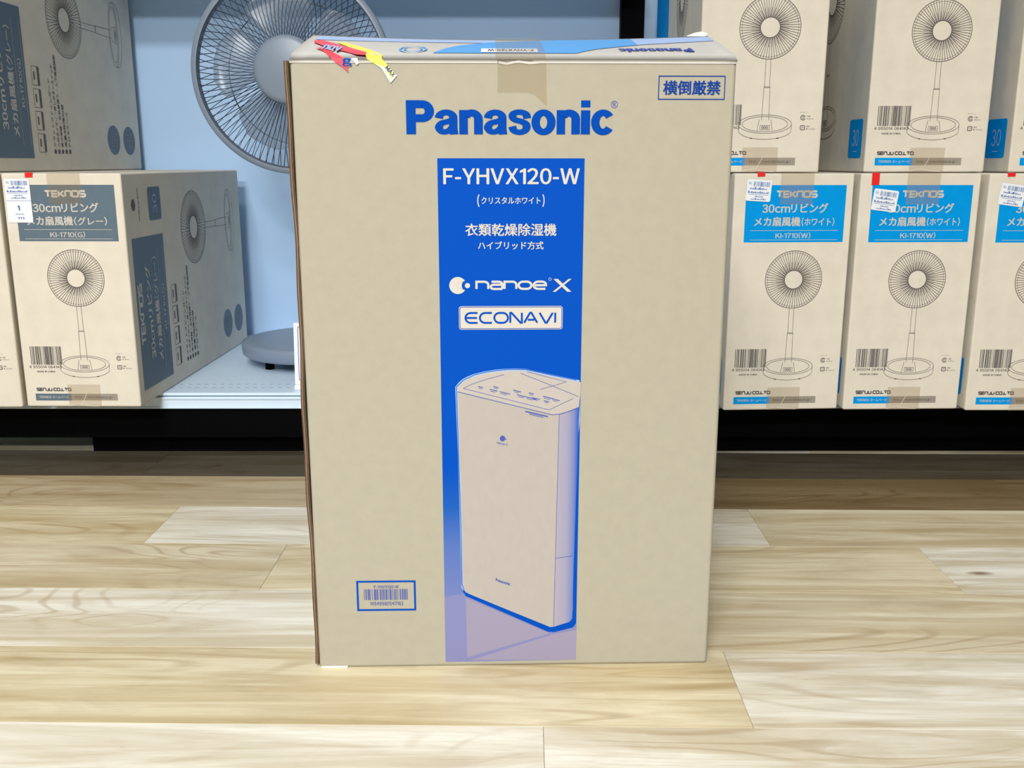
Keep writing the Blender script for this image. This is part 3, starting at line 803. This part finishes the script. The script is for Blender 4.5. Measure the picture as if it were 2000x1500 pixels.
pr('picture_front', [(.1675, .3390), (.1675, .3352), (.1688, .2589), (.1705, .1674), (.1708, .1053), (.1720, .0990), (.1745, .0955), (.1788, .0926), (.2223, .0727), (.2722, .0501), (.2750, .0500), (.2765, .0509), (.2803, .3090), (.2725, .3083)], .00062, FACEG)
pr('picture_lid', [(.1675, .3352), (.2725, .3083), (.2810, .3090), (.2907, .3120), (.3020, .3164), (.3034, .3300)] + [(x + .0004, z - .0006) for x, z in TOPL[::-1]], .00066, LIDG)
p = Print(); lw = .0005
p.stroke([(.1675, .3345), (.2725, .3076), (.2810, .3083), (.2907, .3113), (.3018, .3157)], .0007)
p.stroke([(.2765, .0515), (.2803, .3080)], lw)
p.stroke([(.1738, .3384), (.1830, .3430), (.2010, .3490), (.2189, .3537)], lw).stroke([(.1738, .3384), (.2688, .3133), (.2953, .3260)], lw).stroke([(.2369, .3553), (.2550, .3480), (.3013, .3284)], lw)
p.stroke([(.2441, .3570), (.2877, .3452), (.2588, .3366)], lw).stroke([(.2774, .1363), (.2975, .1393)], lw)
p.obj('picture_lines', f_main, .0008, BLUE_THIN, st)
p = Print()
for i, (x, z) in enumerate(((.190, .3405), (.203, .3372), (.214, .3345), (.207, .3405), (.229, .3362), (.2330, .3310), (.246, .3330), (.2500, .3275), (.262, .3290), (.2630, .3240), (.2720, .3260), (.2430, .3285))):
    c, s = math.cos(-.25), math.sin(-.25); L = .006 + .003 * (i % 3)
    p.stroke([(x, z), (x + L * c, z + L * s)], .0009); p.stroke([(x + .001, z - .002), (x + .001 + L * .6 * c, z - .002 + L * .6 * s)], .0006)
p.obj('control_marks', f_main, .0008, BLUE_THIN, st); p = Print()
p.stroke([(.2425, .3117), (.2677, .3055)], .0015).stroke([(.2470, .3085), (.2625, .3047)], .0008); p.obj('rating_mark', f_main, .0008, BLUE_THIN, st); p = Print()
p.disc(.2171, .2806, .0030, .0034, 20).disc(.2206, .2798, .0008, n=10)
q = Print().text('nanoe X', 0, .0122, 0, .0022, .02, 2); p.put(q, lambda u, v: (.2105 + u, .2750 + v - .25 * u))
q = heavy_word(Print(), 'Panasonic', 0, .0170, 0, .0036); p.put(q, lambda u, v: (.2088 + u, .1090 + v - .36 * u))
p.obj('brand_mark', f_main, .0008, BLUE_THIN, st)
# torn promotional label folded over the top front edge
f_flap = lambda u, v, o: flap_pt(u, v, o)
def fl(pts, off): return [flap_pt(u, t, off) for u, t in pts]
def fr(pts, off): return [(u, -off, v) for u, v in pts]
A_ = fl([(.079, .56), (.10, .57), (.168, .24), (.205, .03), (.205, 0), (.172, 0), (.166, .06)], .0012)
B_ = fr([(.0790, .6850), (.0945, .6850), (.1099, .6684), (.1030, .6610), (.0946, .6748)], .0012)
yl = mesh_obj('torn_label', A_ + B_, [(0, 6, 5, 4, 3, 2, 1), (7, 11, 10, 9, 8), (5, 7, 8, 4)], YELLOW, mb)
Print().poly([(.0880, .6795), (.0946, .6748), (.1030, .6610), (.1099, .6684), (.1080, .6700), (.1038, .6650), (.0965, .6765)]).obj('label_margin', f_main, .0014, PAPER, yl)
q = Print().text('MAX', 0, .0120, 0, .0045, .04); a = -.86
p = Print().put(q, lambda u, v: (.0975 + u * math.cos(a) - v * math.sin(a), .6755 + u * math.sin(a) + v * math.cos(a))); p.obj('lettering', f_main, .0016, BLUE_THIN, yl)
A_ = fl([(.0226, .62), (.04, .65), (.168, .09), (.168, .02), (.1475, .03), (.095, .20), (.06, .34), (.026, .53)], .0016)
B_ = fl([(.045, .24), (.06, .29), (.085, .14), (.12, .0), (.0926, .0), (.060, .19)], .0016)
C_ = fr([(.0426, .6852), (.0552, .6852), (.0594, .6790), (.0602, .6712), (.0540, .6770), (.0489, .6800)], .0016)
rl = mesh_obj('torn_label', A_ + B_ + C_, [(0, 7, 6, 1), (1, 6, 5, 2), (5, 4, 3, 2), (8, 13, 10, 9), (13, 12, 11, 10), (14, 19, 18, 17, 16, 15), (12, 14, 15, 11)], PINKRED, mb)
Print().poly([(.0600, .6850), (.0700, .6852), (.0712, .6800), (.0690, .6785), (.0665, .6822)]).obj('label_margin', f_main, .0018, PAPER, rl)
Print().text('g', .0545, .0640, .6770, .6850, .02).obj('lettering', f_main, .0020, BLUE, rl)
q = Print().text('nov', .062, .108, .10, .30, .06); q.obj('lettering', lambda u, v, o: flap_pt(u, v - (u - .062) * 2.2 + .08, o), .0024, BLUE_PALE, rl)

# ---------------------------------------------------------------- grey pedestal fan
FX, FY = -.4420, 2.165
fan = thing('pedestal_fan', 'blue grey pedestal fan with wire guard on the white shelf', 'fan', (FX, FY, ZD))
def lathe(name, prof, m, parent, n=64, axis='z', at=(0, 0, 0)):
    V, F = [], []
    for i in range(n):
        a = 2 * PI * i / n
        for r, h in prof:
            x, y, z = (r * math.cos(a), r * math.sin(a), h) if axis == 'z' else (r * math.cos(a), h, r * math.sin(a))
            V.append((x + at[0], y + at[1], z + at[2]))
    k = len(prof)
    for i in range(n):
        for j in range(k - 1):
            a, b = i * k + j, ((i + 1) % n) * k + j
            q = (a, b, b + 1, a + 1); F.append(q if axis == 'z' else q[::-1])
    o = mesh_obj(name, V, F, m, parent, True)
    return o
lathe('base', [(.001, .022), (.150, .022), (.160, .023), (.1655, .028), (.1665, .046), (.165, .052), (.155, .055), (.125, .0565), (.10, .0590), (.03, .066), (.001, .066)], FANGREY, fan)
for a in range(4):
    q = math.radians(45 + 90 * a)
    lathe('foot', [(.001, .0), (.010, .0), (.010, .022), (.001, .022)], BLACK, fan, 16, at=(.125 * math.cos(q), .125 * math.sin(q), 0))
HZ = .7540 - ZD + .006     # height of the guard centre above the deck
lathe('pole', [(.001, .06), (.026, .06), (.022, .10), (.0165, .12), (.0165, .33), (.0135, .335), (.0135, HZ - .05), (.001, HZ - .05)], FANGREY, fan, 32)
boxes('neck', [(-.022, .022, -.03, .03, HZ - .075, HZ - .02)], FANGREY, fan, .008, 3)
lathe('motor_housing', [(.001, .075), (.035, .072), (.052, .055), (.056, .02), (.056, -.045), (.048, -.050), (.001, -.050)], FANGREY, fan, 40, 'y', (0, 0, HZ))
GY = -.125                 # plane of the guard rim, in front of the pole
def tube(V, F, pts, r, n=5, closed=False):
    P = [Vector(p) for p in pts]; m = len(P); base = len(V)
    for i in range(m):
        a = P[i - 1] if (i or closed) else P[i]; b = P[(i + 1) % m] if (i < m - 1 or closed) else P[i]
        d = (b - a).normalized(); up = Vector((0, 0, 1)) if abs(d.z) < .8 else Vector((0, 1, 0))
        s = d.cross(up).normalized(); t = s.cross(d)
        for k in range(n):
            q = 2 * PI * k / n; V.append(tuple(P[i] + s * (r * math.cos(q)) + t * (r * math.sin(q))))
    for i in range(m if closed else m - 1):
        for k in range(n):
            a = base + i * n + k; b = base + i * n + (k + 1) % n
            c = base + ((i + 1) % m) * n + (k + 1) % n; d = base + ((i + 1) % m) * n + k
            F.append((a, b, c, d))
GR = .2000
lathe('guard_ring', [(GR - .009, -.010), (GR + .001, -.010), (GR + .0025, -.006), (GR + .0025, .008), (GR - .001, .011), (GR - .009, .011), (GR - .009, -.010)], FANGREY, fan, 96, 'y', (0, GY, HZ))
lathe('guard_rim', [(GR - .0115, -.006), (GR - .0092, -.008), (GR - .0092, .008), (GR - .0115, .006), (GR - .0115, -.006)], WIRE, fan, 96, 'y', (0, GY, HZ))
def guard(name, r0, depth, twist, nw, rad, ring_r=None):
    V, F = [], []
    for i in range(nw):
        a = 2 * PI * i / nw; pts = []
        for k in range(9):
            t = k / 8; r = r0 + (GR - .006 - r0) * t
            ang = a + twist * (1 - t) ** 1.0
            y = GY + depth * (1 - t ** 3.2)
            pts.append((r * math.cos(ang), y, HZ + r * math.sin(ang)))
        tube(V, F, pts, rad, 4)
    g = mesh_obj(name, V, F, WIRE, fan, True); g['kind'] = 'stuff'
    return g
guard('front_guard', .060, -.048, .16, 92, .0008)
guard('rear_guard', .060, .062, -.36, 76, .0008)
V, F = [], []
tube(V, F, [(.142 * math.cos(2 * PI * i / 64), GY + .052, HZ + .142 * math.sin(2 * PI * i / 64)) for i in range(64)], .0012, 5, True)
mesh_obj('support_ring', V, F, WIRE, fan, True)
lathe('guard_badge', [(.001, -.0535), (.055, -.0535), (.0645, -.0500), (.0665, -.045), (.0665, -.040), (.001, -.040)], FANGREY, fan, 48, 'y', (0, GY, HZ))
lathe('blade_hub', [(.001, -.032), (.034, -.030), (.040, -.020), (.040, .028), (.001, .028)], FANGREY, fan, 32, 'y', (0, GY, HZ))
for b in range(5):
    ph = math.radians(94 + 72 * b); V, F = [], []
    NR, NA = 10, 10
    for i in range(NR + 1):
        r = .036 + (.158 - .036) * i / NR; t = i / NR
        half = math.radians(20 + 11 * math.sin(PI * min(1, t * .62)))
        if t > .8: half *= 1 - .55 * ((t - .8) / .2) ** 2
        for j in range(NA + 1):
            k = j / NA * 2 - 1; a = ph + k * half + .12 * t
            V.append((r * math.cos(a), GY + .002 - .016 * k * (1 - .3 * t), HZ + r * math.sin(a)))
    for i in range(NR):
        for j in range(NA):
            a = i * (NA + 1) + j; F.append((a, a + 1, a + NA + 2, a + NA + 1))
    o = mesh_obj('blade', V, F, BLADE, fan, True)
    md = o.modifiers.new('thick', 'SOLIDIFY'); md.thickness = .0018

# ---------------------------------------------------------------- price card beside the fan
card = thing('price_card', 'white price card with thin blue frame standing before the fan base', 'price card', (-.4330, 1.885, ZD), .03)
tilt = .10
cf = lambda u, v, o: (u, v * tilt - o, .004 + v)
boxes('holder', [(0, .10, -.012, .014, 0, .010)], PAPER, card, .002)
V = [cf(0, 0, 0), cf(.10, 0, 0), cf(.10, .128, 0), cf(0, .128, 0)]
V2 = [(x, y + .002, z) for x, y, z in V]
mesh_obj('card', V + V2, [(0, 1, 2, 3), (7, 6, 5, 4), (0, 4, 5, 1), (1, 5, 6, 2), (2, 6, 7, 3), (3, 7, 4, 0)], PAPER, card)
p = Print().frame(.0085, .0915, .014, .120, .0011); p.obj('frame_line', cf, .0004, BLUE, card)
p = Print()
for z, L in ((.105, .06), (.078, .045), (.050, .055)):
    for k in range(int(L / .009)): p.rect(.014 + k * .011, .0205 + k * .011, z, z + .0020).rect(.014 + k * .011, .0165 + k * .011, z - .003, z + .005)
p.obj('card_print', cf, .0004, INK_G, card)
